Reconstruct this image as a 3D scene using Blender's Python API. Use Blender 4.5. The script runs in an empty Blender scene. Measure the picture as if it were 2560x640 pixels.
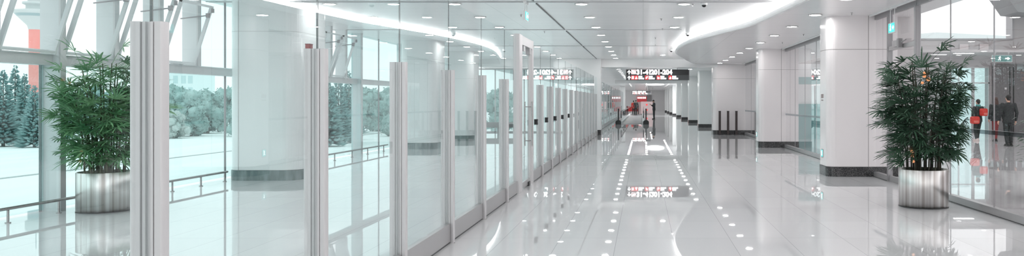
import bpy, bmesh, math, random
from mathutils import Vector, Matrix, noise as mnoise
PI = math.pi
S = bpy.context.scene
COL = S.collection

# ---------------------------------------------------------------- camera
cam_d = bpy.data.cameras.new('camera'); cam = bpy.data.objects.new('camera', cam_d); COL.objects.link(cam)
cam.location = (0, 0, 1.6); cam.rotation_euler = (PI/2, 0, 0)
cam_d.sensor_width = 36; cam_d.lens = 2000/2560*36
cam_d.shift_x = (1280-1608)/2560; cam_d.shift_y = -(320-254)/2560
cam_d.clip_start = .05; cam_d.clip_end = 2000
S.camera = cam
# ---------------------------------------------------------------- world: bright overcast sky
W = bpy.data.worlds.new('overcast'); S.world = W; W.use_nodes = True
bg = W.node_tree.nodes['Background']; bg.inputs[0].default_value = (.985, .997, 1, 1); bg.inputs[1].default_value = 1.3
# ---------------------------------------------------------------- exposure
S.view_settings.view_transform = 'Standard'; S.view_settings.look = 'None'
S.view_settings.gamma = 1; S.view_settings.use_curve_mapping = False
S.view_settings.exposure = 0.22
LAMP = 60.0       # downlight lens strength
COVE = 11.0        # cove strip strength
S.cycles.transparent_max_bounces = 24
S.cycles.max_bounces = 9
S.cycles.diffuse_bounces = 5
S.cycles.glossy_bounces = 5
S.cycles.sample_clamp_indirect = 6
S.cycles.caustics_reflective = False
S.cycles.caustics_refractive = False

ZC = 3.66      # main ceiling
ZS = 3.43      # lower ceiling on the right
ZF = 3.50      # ceiling of the far corridor
XG = -2.205    # left glass partition plane
XR = 4.96      # right shopfront glass plane
XO = -8.75     # outer glazing plane

# ================================================================ materials
def mat(name, color=(.8,.8,.8), rough=.5, metal=0., spec=.5, emit=None, es=0., ior=None):
    m = bpy.data.materials.new(name); m.use_nodes = True
    b = m.node_tree.nodes['Principled BSDF']
    b.inputs['Base Color'].default_value = (*color, 1)
    b.inputs['Roughness'].default_value = rough
    b.inputs['Metallic'].default_value = metal
    b.inputs['Specular IOR Level'].default_value = spec
    if ior: b.inputs['IOR'].default_value = ior
    if emit:
        b.inputs['Emission Color'].default_value = (*emit, 1); b.inputs['Emission Strength'].default_value = es
    return m
def nodes(m): return m.node_tree.nodes, m.node_tree.links, m.node_tree.nodes['Principled BSDF']
def noise_mix(m, c1, c2, scale=(1,1,1), nscale=5., detail=4, lo=.35, hi=.65, bump=0., rough=None):
    n, l, b = nodes(m)
    tc = n.new('ShaderNodeTexCoord'); mp = n.new('ShaderNodeMapping'); mp.inputs['Scale'].default_value = scale
    nz = n.new('ShaderNodeTexNoise'); nz.inputs['Scale'].default_value = nscale; nz.inputs['Detail'].default_value = detail
    cr = n.new('ShaderNodeValToRGB'); cr.color_ramp.elements[0].position = lo; cr.color_ramp.elements[1].position = hi
    cr.color_ramp.elements[0].color = (*c1,1); cr.color_ramp.elements[1].color = (*c2,1)
    l.new(tc.outputs['Object'], mp.inputs[0]); l.new(mp.outputs[0], nz.inputs['Vector'])
    l.new(nz.outputs[0], cr.inputs[0]); l.new(cr.outputs[0], b.inputs['Base Color'])
    if bump:
        bp = n.new('ShaderNodeBump'); bp.inputs['Strength'].default_value = bump; bp.inputs['Distance'].default_value = .01
        l.new(nz.outputs[0], bp.inputs['Height']); l.new(bp.outputs[0], b.inputs['Normal'])
    return m
def glassmat(name, tint, ior=1.7, rough=0., boost=0.):
    """architectural glass: tinted see-through plus a mirror reflection at the outer faces"""
    m = bpy.data.materials.new(name); m.use_nodes = True; n = m.node_tree.nodes; l = m.node_tree.links
    n.remove(n['Principled BSDF']); out = n['Material Output']
    tr = n.new('ShaderNodeBsdfTransparent'); tr.inputs[0].default_value = (*tint, 1)
    gl = n.new('ShaderNodeBsdfGlossy'); gl.inputs['Roughness'].default_value = rough; gl.inputs[0].default_value = (.97,1,1,1)
    fr = n.new('ShaderNodeFresnel'); fr.inputs[0].default_value = ior
    ge = n.new('ShaderNodeNewGeometry'); inv = n.new('ShaderNodeMath'); inv.operation = 'SUBTRACT'; inv.inputs[0].default_value = 1
    mul = n.new('ShaderNodeMath'); mul.operation = 'MULTIPLY'
    add = n.new('ShaderNodeMath'); add.operation = 'ADD'; add.inputs[1].default_value = boost; add.use_clamp = True
    l.new(ge.outputs['Backfacing'], inv.inputs[1]); l.new(fr.outputs[0], add.inputs[0]); l.new(add.outputs[0], mul.inputs[0]); l.new(inv.outputs[0], mul.inputs[1])
    mx = n.new('ShaderNodeMixShader'); l.new(mul.outputs[0], mx.inputs[0]); l.new(tr.outputs[0], mx.inputs[1]); l.new(gl.outputs[0], mx.inputs[2])
    l.new(mx.outputs[0], out.inputs[0])
    return m

M = {}
# polished white floor tiles with fine joints
m = mat('polished_tile', (.78,.78,.785), .014, 0, .6, ior=1.55); M['floor'] = m
n, l, b = nodes(m)
tc = n.new('ShaderNodeTexCoord'); mp = n.new('ShaderNodeMapping'); mp.inputs['Location'].default_value = (.31, 1.18, 0)
br = n.new('ShaderNodeTexBrick'); br.offset = 0; br.inputs['Scale'].default_value = 1; br.inputs['Brick Width'].default_value = .66
br.inputs['Row Height'].default_value = .66*2; br.inputs['Mortar Size'].default_value = .0035; br.inputs['Mortar Smooth'].default_value = .3
br.inputs['Color1'].default_value = (.775,.775,.785,1); br.inputs['Color2'].default_value = (.735,.735,.745,1); br.inputs['Mortar'].default_value = (.50,.50,.51,1)
l.new(tc.outputs['Object'], mp.inputs[0]); l.new(mp.outputs[0], br.inputs['Vector']); l.new(br.outputs['Color'], b.inputs['Base Color'])
nz = n.new('ShaderNodeTexNoise'); nz.inputs['Scale'].default_value = .9; nz.inputs['Detail'].default_value = 1
bp = n.new('ShaderNodeBump'); bp.inputs['Strength'].default_value = .012; bp.inputs['Distance'].default_value = .004
l.new(tc.outputs['Object'], nz.inputs['Vector']); l.new(nz.outputs[0], bp.inputs['Height']); l.new(bp.outputs[0], b.inputs['Normal'])
# satin metal ceiling panels
m = mat('ceiling_panel', (.84,.84,.845), .22, 0, .5); M['ceil'] = m
n, l, b = nodes(m)
tc = n.new('ShaderNodeTexCoord'); br = n.new('ShaderNodeTexBrick'); br.offset = 0; br.inputs['Scale'].default_value = 1
br.inputs['Brick Width'].default_value = 3.3; br.inputs['Row Height'].default_value = .655; br.inputs['Mortar Size'].default_value = .006
br.inputs['Color1'].default_value = (.85,.85,.855,1); br.inputs['Color2'].default_value = (.82,.82,.825,1); br.inputs['Mortar'].default_value = (.62,.62,.63,1)
l.new(tc.outputs['Object'], br.inputs['Vector']); l.new(br.outputs['Color'], b.inputs['Base Color'])
M['ceil2'] = mat('lower_ceiling_panel', (.82,.80,.805), .2)
n, l, b = nodes(M['ceil2'])
tc = n.new('ShaderNodeTexCoord'); br = n.new('ShaderNodeTexBrick'); br.offset = 0; br.inputs['Scale'].default_value = 1
br.inputs['Brick Width'].default_value = 2.4; br.inputs['Row Height'].default_value = 1.2; br.inputs['Mortar Size'].default_value = .006
br.inputs['Color1'].default_value = (.82,.80,.805,1); br.inputs['Color2'].default_value = (.81,.79,.795,1); br.inputs['Mortar'].default_value = (.62,.6,.6,1)
l.new(tc.outputs['Object'], br.inputs['Vector']); l.new(br.outputs['Color'], b.inputs['Base Color'])
M['white'] = mat('white_paint', (.84,.84,.84), .4)
M['wall'] = mat('white_wall', (.80,.795,.8), .4)
M['greywall'] = mat('warm_grey_wall', (.50,.47,.475), .5)
M['midgrey'] = mat('mid_grey_panel', (.30,.29,.295), .4)
M['darkceil'] = mat('dark_bulkhead', (.22,.225,.23), .5)
M['clad'] = mat('column_cladding', (.87,.825,.83), .16, 0, .5)
M['cladw'] = mat('column_cladding_white', (.84,.85,.85), .16, 0, .5)
M['joint'] = mat('panel_joint', (.38,.35,.35), .6)
M['granite'] = noise_mix(mat('dark_granite', (.1,.1,.1), .12), (.02,.02,.022), (.16,.155,.155), (1,1,1), 60, 2, .45, .7)
M['granitepale'] = noise_mix(mat('blue_grey_granite', rough=.2), (.13,.18,.18), (.24,.30,.30), (1,1,.3), 9, 2, .35, .7)
M['post'] = mat('satin_aluminium', (.66,.64,.645), .38, .2)
M['postgap'] = mat('dark_gasket', (.16,.17,.18), .5)
M['kerb'] = mat('brushed_kerb_metal', (.44,.43,.435), .3, .5)
M['black'] = mat('black_plastic', (.02,.02,.022), .35)
M['dark'] = mat('dark_brown_post', (.05,.035,.035), .4)
M['frame'] = mat('grey_window_frame', (.62,.635,.64), .4, .2)
M['framew'] = mat('pale_window_mullion', (.74,.78,.79), .4)
M['rail'] = mat('stainless_rail', (.42,.40,.40), .25, .8)
M['sfframe'] = mat('shopfront_frame', (.36,.35,.36), .35, .4)
M['joint2'] = mat('glass_joint', (.22,.24,.24), .4)
M['jointpale'] = mat('pale_panel_joint', (.55,.56,.56), .6)
M['band'] = glassmat('frosted_band', (.62,.64,.66), 1.3, .3, .05)
M['glass'] = glassmat('partition_glass', (.95,.98,.98), 1.75)
M['edge'] = mat('glass_edge', (.62,.72,.72), .2)
M['outglass'] = glassmat('tinted_outer_glass', (.88,.98,.978), 1.3)
M['clearglass'] = glassmat('clear_upper_glass', (.985,1,1), 1.25)
M['shopglass'] = glassmat('shopfront_glass', (.93,.92,.925), 1.7)
M['tealglass'] = glassmat('teal_frosted_glass', (.88,.965,.965), 1.6)
M['lens'] = mat('lamp_lens', (1,1,1), .5, emit=(1,.99,.98), es=LAMP)
M['cove'] = mat('cove_strip', (1,1,1), .5, emit=(1,.985,.98), es=COVE)
M['strip'] = mat('linear_lamp', (1,1,1), .5, emit=(1,1,1), es=6)
M['signtext'] = mat('lit_white_lettering', (1,1,1), .5, emit=(1,1,1), es=2.2)
M['signdark'] = mat('sign_face_black', (.035,.035,.037), .3)
M['signgrey'] = mat('sign_face_grey', (.12,.125,.13), .35)
M['signred'] = mat('lit_red_field', (.8,.05,.05), .4, emit=(.9,.09,.1), es=.7)
M['signpink'] = mat('lit_pale_icon', (.9,.7,.7), .4, emit=(.95,.75,.76), es=.6)
M['signteal'] = mat('lit_teal_field', (.1,.7,.65), .4, emit=(.03,.75,.72), es=.62)
M['signtealdk'] = mat('dull_teal_field', (.09,.2,.19), .4, emit=(.09,.2,.19), es=.5)
M['red'] = mat('red_plastic', (.55,.03,.03), .4)
M['redlit'] = mat('backlit_red_shopfront', (.5,.05,.06), .4, emit=(.6,.06,.07), es=.3)
M['pinkw'] = mat('pale_pink_board', (.8,.62,.62), .5)
M['belt'] = mat('walkway_belt', (.22,.22,.225), .4, .3)
# brushed steel planter: vertical streaks
m = mat('brushed_steel', (.72,.70,.68), .30, 1.); M['steel'] = m
n, l, b = nodes(m)
tc = n.new('ShaderNodeTexCoord'); sx = n.new('ShaderNodeSeparateXYZ'); at2 = n.new('ShaderNodeMath'); at2.operation = 'ARCTAN2'
l.new(tc.outputs['Object'], sx.inputs[0]); l.new(sx.outputs[0], at2.inputs[0]); l.new(sx.outputs[1], at2.inputs[1])
nz = n.new('ShaderNodeTexNoise'); nz.noise_dimensions = '1D'; nz.inputs['Scale'].default_value = 5.5; nz.inputs['Detail'].default_value = 3
l.new(at2.outputs[0], nz.inputs['W'])
cr = n.new('ShaderNodeValToRGB'); cr.color_ramp.elements[0].position = .3; cr.color_ramp.elements[1].position = .7
cr.color_ramp.elements[0].color = (.50,.46,.44,1); cr.color_ramp.elements[1].color = (.93,.92,.91,1)
l.new(nz.outputs[0], cr.inputs[0]); l.new(cr.outputs[0], b.inputs['Base Color'])
bp = n.new('ShaderNodeBump'); bp.inputs['Strength'].default_value = .22; bp.inputs['Distance'].default_value = .02
l.new(nz.outputs[0], bp.inputs['Height']); l.new(bp.outputs[0], b.inputs['Normal'])
M['soil'] = noise_mix(mat('soil', rough=.9), (.03,.02,.015), (.09,.07,.05), nscale=30)
M['leaf'] = noise_mix(mat('palm_leaf_green', rough=.4), (.07,.24,.11), (.26,.48,.25), nscale=4, lo=.3, hi=.7)
M['leafdk'] = noise_mix(mat('palm_leaf_dark', rough=.4), (.03,.075,.045), (.085,.17,.105), nscale=4, lo=.3, hi=.7)
M['cane'] = noise_mix(mat('palm_cane', rough=.7), (.05,.07,.04), (.16,.18,.10), (1,1,.3), 20)
M['canedk'] = noise_mix(mat('palm_cane_dark', rough=.7), (.025,.03,.022), (.10,.09,.065), (1,1,.3), 20)
M['orange'] = mat('orange_ornament', (.9,.36,.14), .35, emit=(1,.42,.2), es=.45)  # slight glow added to the ornaments, which are no lamps
M['skin'] = mat('skin', (.62,.38,.29), .5)
M['hairblack'] = mat('black_hair', (.015,.012,.012), .5)
M['hairbrown'] = mat('brown_hair', (.07,.035,.03), .5)
M['suit'] = noise_mix(mat('dark_suit_cloth', rough=.8), (.018,.02,.022), (.045,.048,.05), nscale=40)
M['jacket'] = noise_mix(mat('black_padded_cloth', rough=.7), (.012,.015,.016), (.05,.055,.058), nscale=12)
M['maroon'] = mat('maroon_cloth', (.22,.035,.04), .8)
M['shoe'] = mat('black_shoe', (.02,.02,.02), .3)
M['shoew'] = mat('pale_shoe', (.75,.65,.62), .5)
M['shirt'] = mat('white_shirt', (.8,.8,.8), .7)
M['tealcloth'] = mat('teal_cloth', (.08,.30,.29), .8)
M['redbag'] = mat('red_bag_cloth', (.62,.045,.035), .6)
# outside; haze is painted into the tree and conifer colours
M['apron'] = noise_mix(mat('pale_concrete_apron', rough=.8), (.80,.82,.82), (.88,.90,.90), (.3,.02,1), 1.2)
M['conifer'] = noise_mix(mat('haze_tinted_needles', rough=.8), (.16,.30,.30), (.34,.48,.48), nscale=.8)
M['tree'] = noise_mix(mat('haze_tinted_leaves', rough=.8), (.26,.42,.40), (.42,.56,.54), nscale=.5)
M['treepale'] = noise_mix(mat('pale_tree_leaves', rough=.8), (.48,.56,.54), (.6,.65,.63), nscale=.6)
M['trunk'] = mat('tree_bark', (.25,.27,.26), .9)
M['towerred'] = noise_mix(mat('tower_red_cladding', rough=.6), (.85,.30,.27), (.87,.38,.35), (1,1,.5), .4, lo=.3, hi=.8)
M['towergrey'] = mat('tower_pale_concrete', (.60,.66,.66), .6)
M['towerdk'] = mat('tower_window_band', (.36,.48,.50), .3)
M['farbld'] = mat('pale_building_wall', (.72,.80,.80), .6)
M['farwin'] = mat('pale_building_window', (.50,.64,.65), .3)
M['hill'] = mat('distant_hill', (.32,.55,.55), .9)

# ================================================================ mesh builder
class MB:
    def __init__(s): s.v = []; s.f = []; s.sm = []
    def add(s, vs, fs, smooth=False):
        o = len(s.v); s.v += [tuple(x) for x in vs]
        for f in fs: s.f.append([i+o for i in f]); s.sm.append(smooth)
        return s
    def box(s, x0, x1, y0, y1, z0, z1):
        vs = [(x,y,z) for z in (z0,z1) for y in (y0,y1) for x in (x0,x1)]
        return s.add(vs, [(0,2,3,1),(4,5,7,6),(0,1,5,4),(2,6,7,3),(0,4,6,2),(1,3,7,5)])
    def bevbox(s, x0, x1, y0, y1, z0, z1, r=.01, seg=3):
        """box with rounded vertical edges"""
        return s.prism(rrect(x0,x1,y0,y1,r,seg), z0, z1)
    def prism(s, pts, z0, z1, axis='z', smooth=False):
        k = len(pts)
        # make sure the outline runs counter-clockwise
        a = sum(pts[i][0]*pts[(i+1)%k][1]-pts[(i+1)%k][0]*pts[i][1] for i in range(k))
        if a < 0: pts = pts[::-1]
        if axis == 'z': A = [(x,y,z0) for x,y in pts]; B = [(x,y,z1) for x,y in pts]
        elif axis == 'y': A = [(x,z1,z) for x,z in pts]; B = [(x,z0,z) for x,z in pts]   # outline in x,z
        else: A = [(z0,y,z) for y,z in pts]; B = [(z1,y,z) for y,z in pts]               # outline in y,z
        s.add(A+B, [list(range(k))[::-1], list(range(k,2*k))])
        s.add(A+B, [(i,(i+1)%k,(i+1)%k+k,i+k) for i in range(k)], smooth)
        return s
    def tube(s, p0, p1, r0, r1=None, n=12, caps=True):
        r1 = r0 if r1 is None else r1
        p0 = Vector(p0); p1 = Vector(p1); d = (p1-p0).normalized()
        u = d.cross(Vector((0,0,1))); u = u.normalized() if u.length > 1e-4 else Vector((1,0,0)); w = d.cross(u).normalized()
        A = [p0+(u*math.cos(2*PI*i/n)+w*math.sin(2*PI*i/n))*r0 for i in range(n)]
        B = [p1+(u*math.cos(2*PI*i/n)+w*math.sin(2*PI*i/n))*r1 for i in range(n)]
        s.add(A+B, [((i+1)%n, i, i+n, (i+1)%n+n) for i in range(n)], True)
        if caps: s.add(A+B, [list(range(n)), list(range(n,2*n))[::-1]])
        return s
    def path(s, pts, rs, n=8):
        if not isinstance(rs, (list,tuple)): rs = [rs]*len(pts)
        rings = []
        pts = [Vector(p) for p in pts]
        for i, p in enumerate(pts):
            d = (pts[min(i+1,len(pts)-1)]-pts[max(i-1,0)]).normalized()
            u = d.cross(Vector((.03,.02,1))); u = u.normalized() if u.length > 1e-3 else Vector((1,0,0)); w = d.cross(u).normalized()
            rings.append([p+(u*math.cos(2*PI*k/n)+w*math.sin(2*PI*k/n))*rs[i] for k in range(n)])
        vs = [v for r in rings for v in r]; fs = []
        for i in range(len(pts)-1):
            fs += [(i*n+(k+1)%n, i*n+k, (i+1)*n+k, (i+1)*n+(k+1)%n) for k in range(n)]
        s.add(vs, fs, True); s.add(vs, [list(range(n)), list(range(len(vs)-n, len(vs)))[::-1]])
        return s
    def lathe(s, prof, n=48, c=(0,0,0), smooth=True, caps=True):
        vs = [(c[0]+r*math.cos(2*PI*k/n), c[1]+r*math.sin(2*PI*k/n), c[2]+z) for r,z in prof for k in range(n)]
        fs = [(i*n+k, i*n+(k+1)%n, (i+1)*n+(k+1)%n, (i+1)*n+k) for i in range(len(prof)-1) for k in range(n)]
        s.add(vs, fs, smooth)
        if caps: s.add(vs, [list(range(n))[::-1], list(range(len(vs)-n, len(vs)))])
        return s
    def ell(s, c, r, n=12, m=8, rot=None):
        c = Vector(c); R = rot or Matrix.Identity(3); vs = []; fs = []
        for j in range(m+1):
            t = PI*j/m
            for i in range(n):
                p = 2*PI*i/n
                vs.append(c+R@Vector((r[0]*math.sin(t)*math.cos(p), r[1]*math.sin(t)*math.sin(p), r[2]*math.cos(t))))
        for j in range(m):
            for i in range(n):
                fs.append((j*n+i, (j+1)*n+i, (j+1)*n+(i+1)%n, j*n+(i+1)%n))
        return s.add(vs, fs, True)
    def build(s, name, material, parent=None, label=None, kind=None, loc=None):
        me = bpy.data.meshes.new(name); me.from_pydata(s.v, [], s.f); me.update()
        me.polygons.foreach_set('use_smooth', s.sm)
        me.materials.append(material)
        o = bpy.data.objects.new(name, me); COL.objects.link(o)
        if parent: o.parent = parent
        if label: o['label'] = label
        if kind: o['kind'] = kind
        if loc: o.location = loc
        return o
def rrect(x0,x1,y0,y1,r,seg=4, corners=(1,1,1,1)):
    P = []
    for (cx,cy,a,on) in ((x1-r,y1-r,0,corners[0]),(x0+r,y1-r,90,corners[1]),(x0+r,y0+r,180,corners[2]),(x1-r,y0+r,270,corners[3])):
        if on:
            for i in range(seg+1):
                t = math.radians(a+90*i/seg); P.append((cx+r*math.cos(t), cy+r*math.sin(t)))
        else:
            P.append((x1 if a in (0,270) else x0, y1 if a in (0,90) else y0))
    return P
def tag(o, label, cat, group=None):
    o['label'] = label; o['category'] = cat
    if group: o['group'] = group
    return o
def thing(name, label, cat, loc=(0,0,0), rz=0, group=None):
    o = bpy.data.objects.new(name, None); COL.objects.link(o); o.empty_display_size = .1
    o.location = loc; o.rotation_euler = (0,0,rz)
    return tag(o, label, cat, group)
def struct(name, mb, m): return mb.build(name, m, kind='structure')
def copy_tree(o, parent=None):
    c = o.copy(); COL.objects.link(c)
    if parent: c.parent = parent
    for ch in [x for x in bpy.data.objects if x.parent == o]: copy_tree(ch, c)
    return c
def text_mb(txt, size, x, y, z, thick=.004, bold=.0, facing='-y', align='LEFT', sx=1.):
    """text turned into mesh data, standing upright; returns MB"""
    cu = bpy.data.curves.new('t', 'FONT'); cu.body = txt; cu.size = size; cu.extrude = thick; cu.offset = bold; cu.align_x = align
    o = bpy.data.objects.new('t', cu); COL.objects.link(o)
    dg = bpy.context.evaluated_depsgraph_get(); me = bpy.data.meshes.new_from_object(o.evaluated_get(dg))
    b = MB()
    vs = []
    for v in me.vertices:
        if facing == '-y': vs.append((x+v.co.x*sx, y-v.co.z, z+v.co.y))
        else: vs.append((x-v.co.z if facing == '-x' else x+v.co.z, (y-v.co.x*sx) if facing == '-x' else (y+v.co.x*sx), z+v.co.y))
    b.add(vs, [list(p.vertices) for p in me.polygons])
    bpy.data.objects.remove(o); bpy.data.curves.remove(cu); bpy.data.meshes.remove(me)
    return b
ORD = ['first','second','third','fourth','fifth','sixth','seventh','eighth','ninth','tenth','eleventh','twelfth','thirteenth',
       'fourteenth','fifteenth','sixteenth','seventeenth','eighteenth','nineteenth','twentieth','twenty-first','twenty-second','twenty-third','twenty-fourth','twenty-fifth','twenty-sixth']

# ================================================================ setting
struct('floor', MB().box(-9.0, 32, -7, 140, -.3, 0), M['floor'])
struct('ground', MB().box(-900, 900, -200, 900, -4.4, -4.0), M['apron'])
# main ceiling
struct('ceiling_main', MB().box(-9.0, 4.9, -7, 39.6, ZC, ZC+.25), M['ceil'])
struct('ceiling_far', MB().box(-9.0, 4.4, 39.6, 136, ZF, ZF+.25), M['ceil'])
# lower curved ceiling
curve = [(3.05,-7),(3.05,4),(3.03,9),(3.0,12),(2.94,14.4),(2.80,16.8),(2.54,19.5),(2.09,21.5),(1.69,23.3),(1.37,25.4),(1.20,27.6),(1.20,29.6),(1.37,31.5),(1.65,33.6),(1.98,35.8),(2.48,38.75)]
def catmull(P, k=6):
    R = []
    for i in range(len(P)-1):
        p0 = P[max(i-1,0)]; p1 = P[i]; p2 = P[i+1]; p3 = P[min(i+2,len(P)-1)]
        for j in range(k):
            t = j/k
            R.append(tuple(.5*((2*p1[a])+(-p0[a]+p2[a])*t+(2*p0[a]-5*p1[a]+4*p2[a]-p3[a])*t*t+(-p0[a]+3*p1[a]-3*p2[a]+p3[a])*t**3) for a in (0,1)))
    R.append(P[-1]); return R
cv = catmull(curve)
def offset(P, d):
    R = []
    for i, p in enumerate(P):
        a = P[max(i-1,0)]; b2 = P[min(i+1,len(P)-1)]; t = Vector((b2[0]-a[0], b2[1]-a[1])).normalized()
        R.append((p[0]+t.y*d, p[1]-t.x*d))
    return R
def slab(P, xr, z0, z1):
    """slab between curve P and the line x = xr, built as strips"""
    b = MB(); k = len(P)
    vs = [(x,y,z0) for x,y in P]+[(xr,y,z0) for x,y in P]+[(x,y,z1) for x,y in P]+[(xr,y,z1) for x,y in P]
    fs = []
    for i in range(k-1):
        fs += [(i,i+1,k+i+1,k+i),(2*k+i,3*k+i,3*k+i+1,2*k+i+1),(i,2*k+i,2*k+i+1,i+1),(k+i,k+i+1,3*k+i+1,3*k+i)]
    fs += [(0,k,3*k,2*k),(k-1,3*k-1,4*k-1,2*k-1)]
    return b.add(vs, fs)
struct('ceiling_lower', slab(cv, 5.77, ZS, ZS+.05), M['ceil2'])
def ribbon(P, d0, d1, z0, z1, smooth=True):
    A = offset(P, d0); B = offset(P, d1); k = len(P); b = MB()
    vs = [(x,y,z0) for x,y in A]+[(x,y,z0) for x,y in B]+[(x,y,z1) for x,y in A]+[(x,y,z1) for x,y in B]
    fs = []
    for i in range(k-1):
        fs += [(i,2*k+i,2*k+i+1,i+1),(k+i,k+i+1,3*k+i+1,3*k+i),(i,i+1,k+i+1,k+i),(2*k+i,3*k+i,3*k+i+1,2*k+i+1)]
    fs += [(0,k,3*k,2*k),(k-1,3*k-1,4*k-1,2*k-1)]
    return b.add(vs, fs)
tr = ribbon(cv, -.012, .05, ZS-.006, ZS+.055); tr2 = ribbon(cv, .03, .07, ZS+.05, ZS+.125)
struct('trim_1', tr, M['white']); struct('trim_2', tr2, M['white'])
cl = ribbon(cv[:-2], .16, .20, ZS+.05, ZC-.002).build('cove_light', M['cove'])
tag(cl, 'long curved strip of white light glowing along the edge of the lower ceiling', 'cove light')
struct('ceiling_shop', MB().box(5.77, 7.4, 22, 38.8, ZS, ZS+.2), M['ceil2'])
# ceiling seams
seam = MB()
for y in (16.45, 22.9, 29.5, 9.9, 3.3):
    seam.box(-9, 1.1 if y > 20 else 2.9, y, y+.035, ZC-.012, ZC)
    if y < 20: seam.box(-9, 2.9, y+.12, y+.135, ZC-.008, ZC)
struct('trim_3', seam, mat('ceiling_seam', (.5,.5,.51), .4))
sl = MB()
for y0, y1 in ((10.2,16.3),(16.75,22.7),(23.3,29.3),(29.8,35),(35.2,38.6)):
    sl.box(XG-.045, XG-.02, y0, y1, ZC-.02, ZC-.001)
struct('trim_4', sl, M['black'])
# portal at the end of the hall
struct('wall_portal', MB().box(-2.04, 3.6, 38.8, 39.6, 3.27, ZC).box(-4.3, -2.04, 38.4, 39.6, 2.78, ZC).box(-9, -4.3, 38.8, 39.6, 3.32, ZC), M['white'])
pc = thing('pier', 'narrow white pier with small black base where the left glass wall ends', 'pier', (-2.22, 38.9, 0))
MB().bevbox(-.2, .18, -.5, .5, .24, 2.78, .02).build('shaft', M['white'], pc)
MB().bevbox(-.21, .19, -.51, .51, 0, .24, .02).build('base', M['granite'], pc, 'black granite base')
# second beam and end wall of the far corridor
struct('wall_beam', MB().box(-2.5, 4.35, 71, 71.8, 3.22, ZF), M['white'])
struct('wall_right', MB().box(4.35, 4.6, 39.9, 136, 0, ZF), M['wall'])
struct('wall_end', MB().box(-9, 4.6, 136, 136.4, 0, ZF), M['wall'])
# wall between shops behind the columns
struct('wall_shop', MB().box(5.4, 9.0, 38.8, 39.3, 0, ZS).box(5.4,5.5,28.6,38.8,0,.02), M['wall'])
struct('wall_partition', MB().box(5.42, 5.93, 17.3, 18.1, 0, ZC+.9), M['greywall'])
# right hall: back wall with a high window and a glazed door
bw = MB().box(9.0, 15.25, 39.8, 40.4, 0, 4.7).box(17.25, 32, 39.8, 40.4, 0, 4.7).box(15.25, 17.25, 39.8, 40.4, 3.35, 4.7)
bw.box(18.4, 32, 39.8, 40.4, 4.7, 9.2).box(5.4, 9.0, 39.8, 40.4, 3.43, 4.7)
struct('wall_back', bw, M['greywall'])
struct('window_1', MB().box(5.4, 18.4, 39.75, 40.45, 4.66, 4.74).box(18.34,18.42,39.75,40.45,4.74,9.2), M['sfframe'])
struct('wall_far_right', MB().box(31.7, 32, -7, 39.8, 0, 9.2), M['greywall'])
# dark sloping bulkhead top right of the right hall
bk = MB().prism([(17.75,5.85),(18.45,5.78),(32,5.78),(32,9.2),(15.4,9.2)], 37.9, 39.75, 'y')
struct('ceiling_bulkhead', bk, M['darkceil'])
struct('ceiling_canopy', MB().box(8.6, 32, 36.6, 39.8, 3.86, 3.98), M['greywall'])

# ================================================================ columns
def column(x0, x1, y0, y1, top, label, corners, m, jz, jx, r=.2, ph=.21, group='white clad columns'):
    t = thing('column', label, 'column', ((x0+x1)/2, (y0+y1)/2, 0), 0, group)
    cx, cy = t.location.x, t.location.y
    MB().prism([(x-cx,y-cy) for x,y in rrect(x0,x1,y0,y1,r,8,corners)], ph, top, smooth=False).build('shaft', m, t)
    bs = MB().prism([(x-cx,y-cy) for x,y in rrect(x0-.012,x1+.012,y0-.012,y1+.012,r,8,corners)], 0, ph-.004).build('base', M['granite' if x0 > 0 else 'granitepale'], t, 'dark speckled granite base' if x0 > 0 else 'blue-grey granite base')
    j = MB()
    for z in jz:
        P = [(x-cx,y-cy) for x,y in rrect(x0-.003,x1+.003,y0-.003,y1+.003,r,8,corners)]
        j.prism(P, z, z+.009)
    for x in jx: j.box(x-cx-.006, x-cx+.006, y0-cy-.003, y0-cy+.02, ph, top)
    if jz or jx: j.build('panel_joint', M['joint' if x0 > 0 else 'jointpale'], t, 'thin grey joint between cladding panels')
    return t
colA = column(3.93, 5.42, 17.05, 17.95, ZS, 'nearest white column on the right, behind the right planter', (0,1,1,0), M['clad'], [2.71], [4.80])
colB = column(4.02, 5.40, 27.8, 28.7, ZS, 'second white column on the right, left of the shopfront reflections', (0,1,1,0), M['clad'], [2.71], [4.80])
colC = column(3.40, 5.40, 38.8, 39.9, ZS, 'wide white column with three dark posts standing before it', (0,1,1,0), M['clad'], [2.71], [])
for i in range(8):
    y = 49.4+10.95*i
    column(3.42, 4.34, y, y+.95, ZF, '%s white column from the front in the far corridor colonnade' % ORD[i], (0,1,1,0), M['cladw'], [], [], .08)
c1 = column(-8.44, -7.02, 16.2, 17.9, ZC, 'nearest white rounded column behind the left glass wall', (1,1,1,1), M['cladw'], [3.02], [-8.2], .28)
c2 = column(-8.2, -6.98, 26.9, 28.4, ZC, 'second white rounded column behind the left glass wall', (1,1,1,1), M['cladw'], [3.02], [], .3)
c3 = column(-8.2, -6.97, 32.7, 34.2, ZC, 'farthest white rounded column behind the left glass wall', (1,1,1,1), M['cladw'], [], [], .3)

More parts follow.
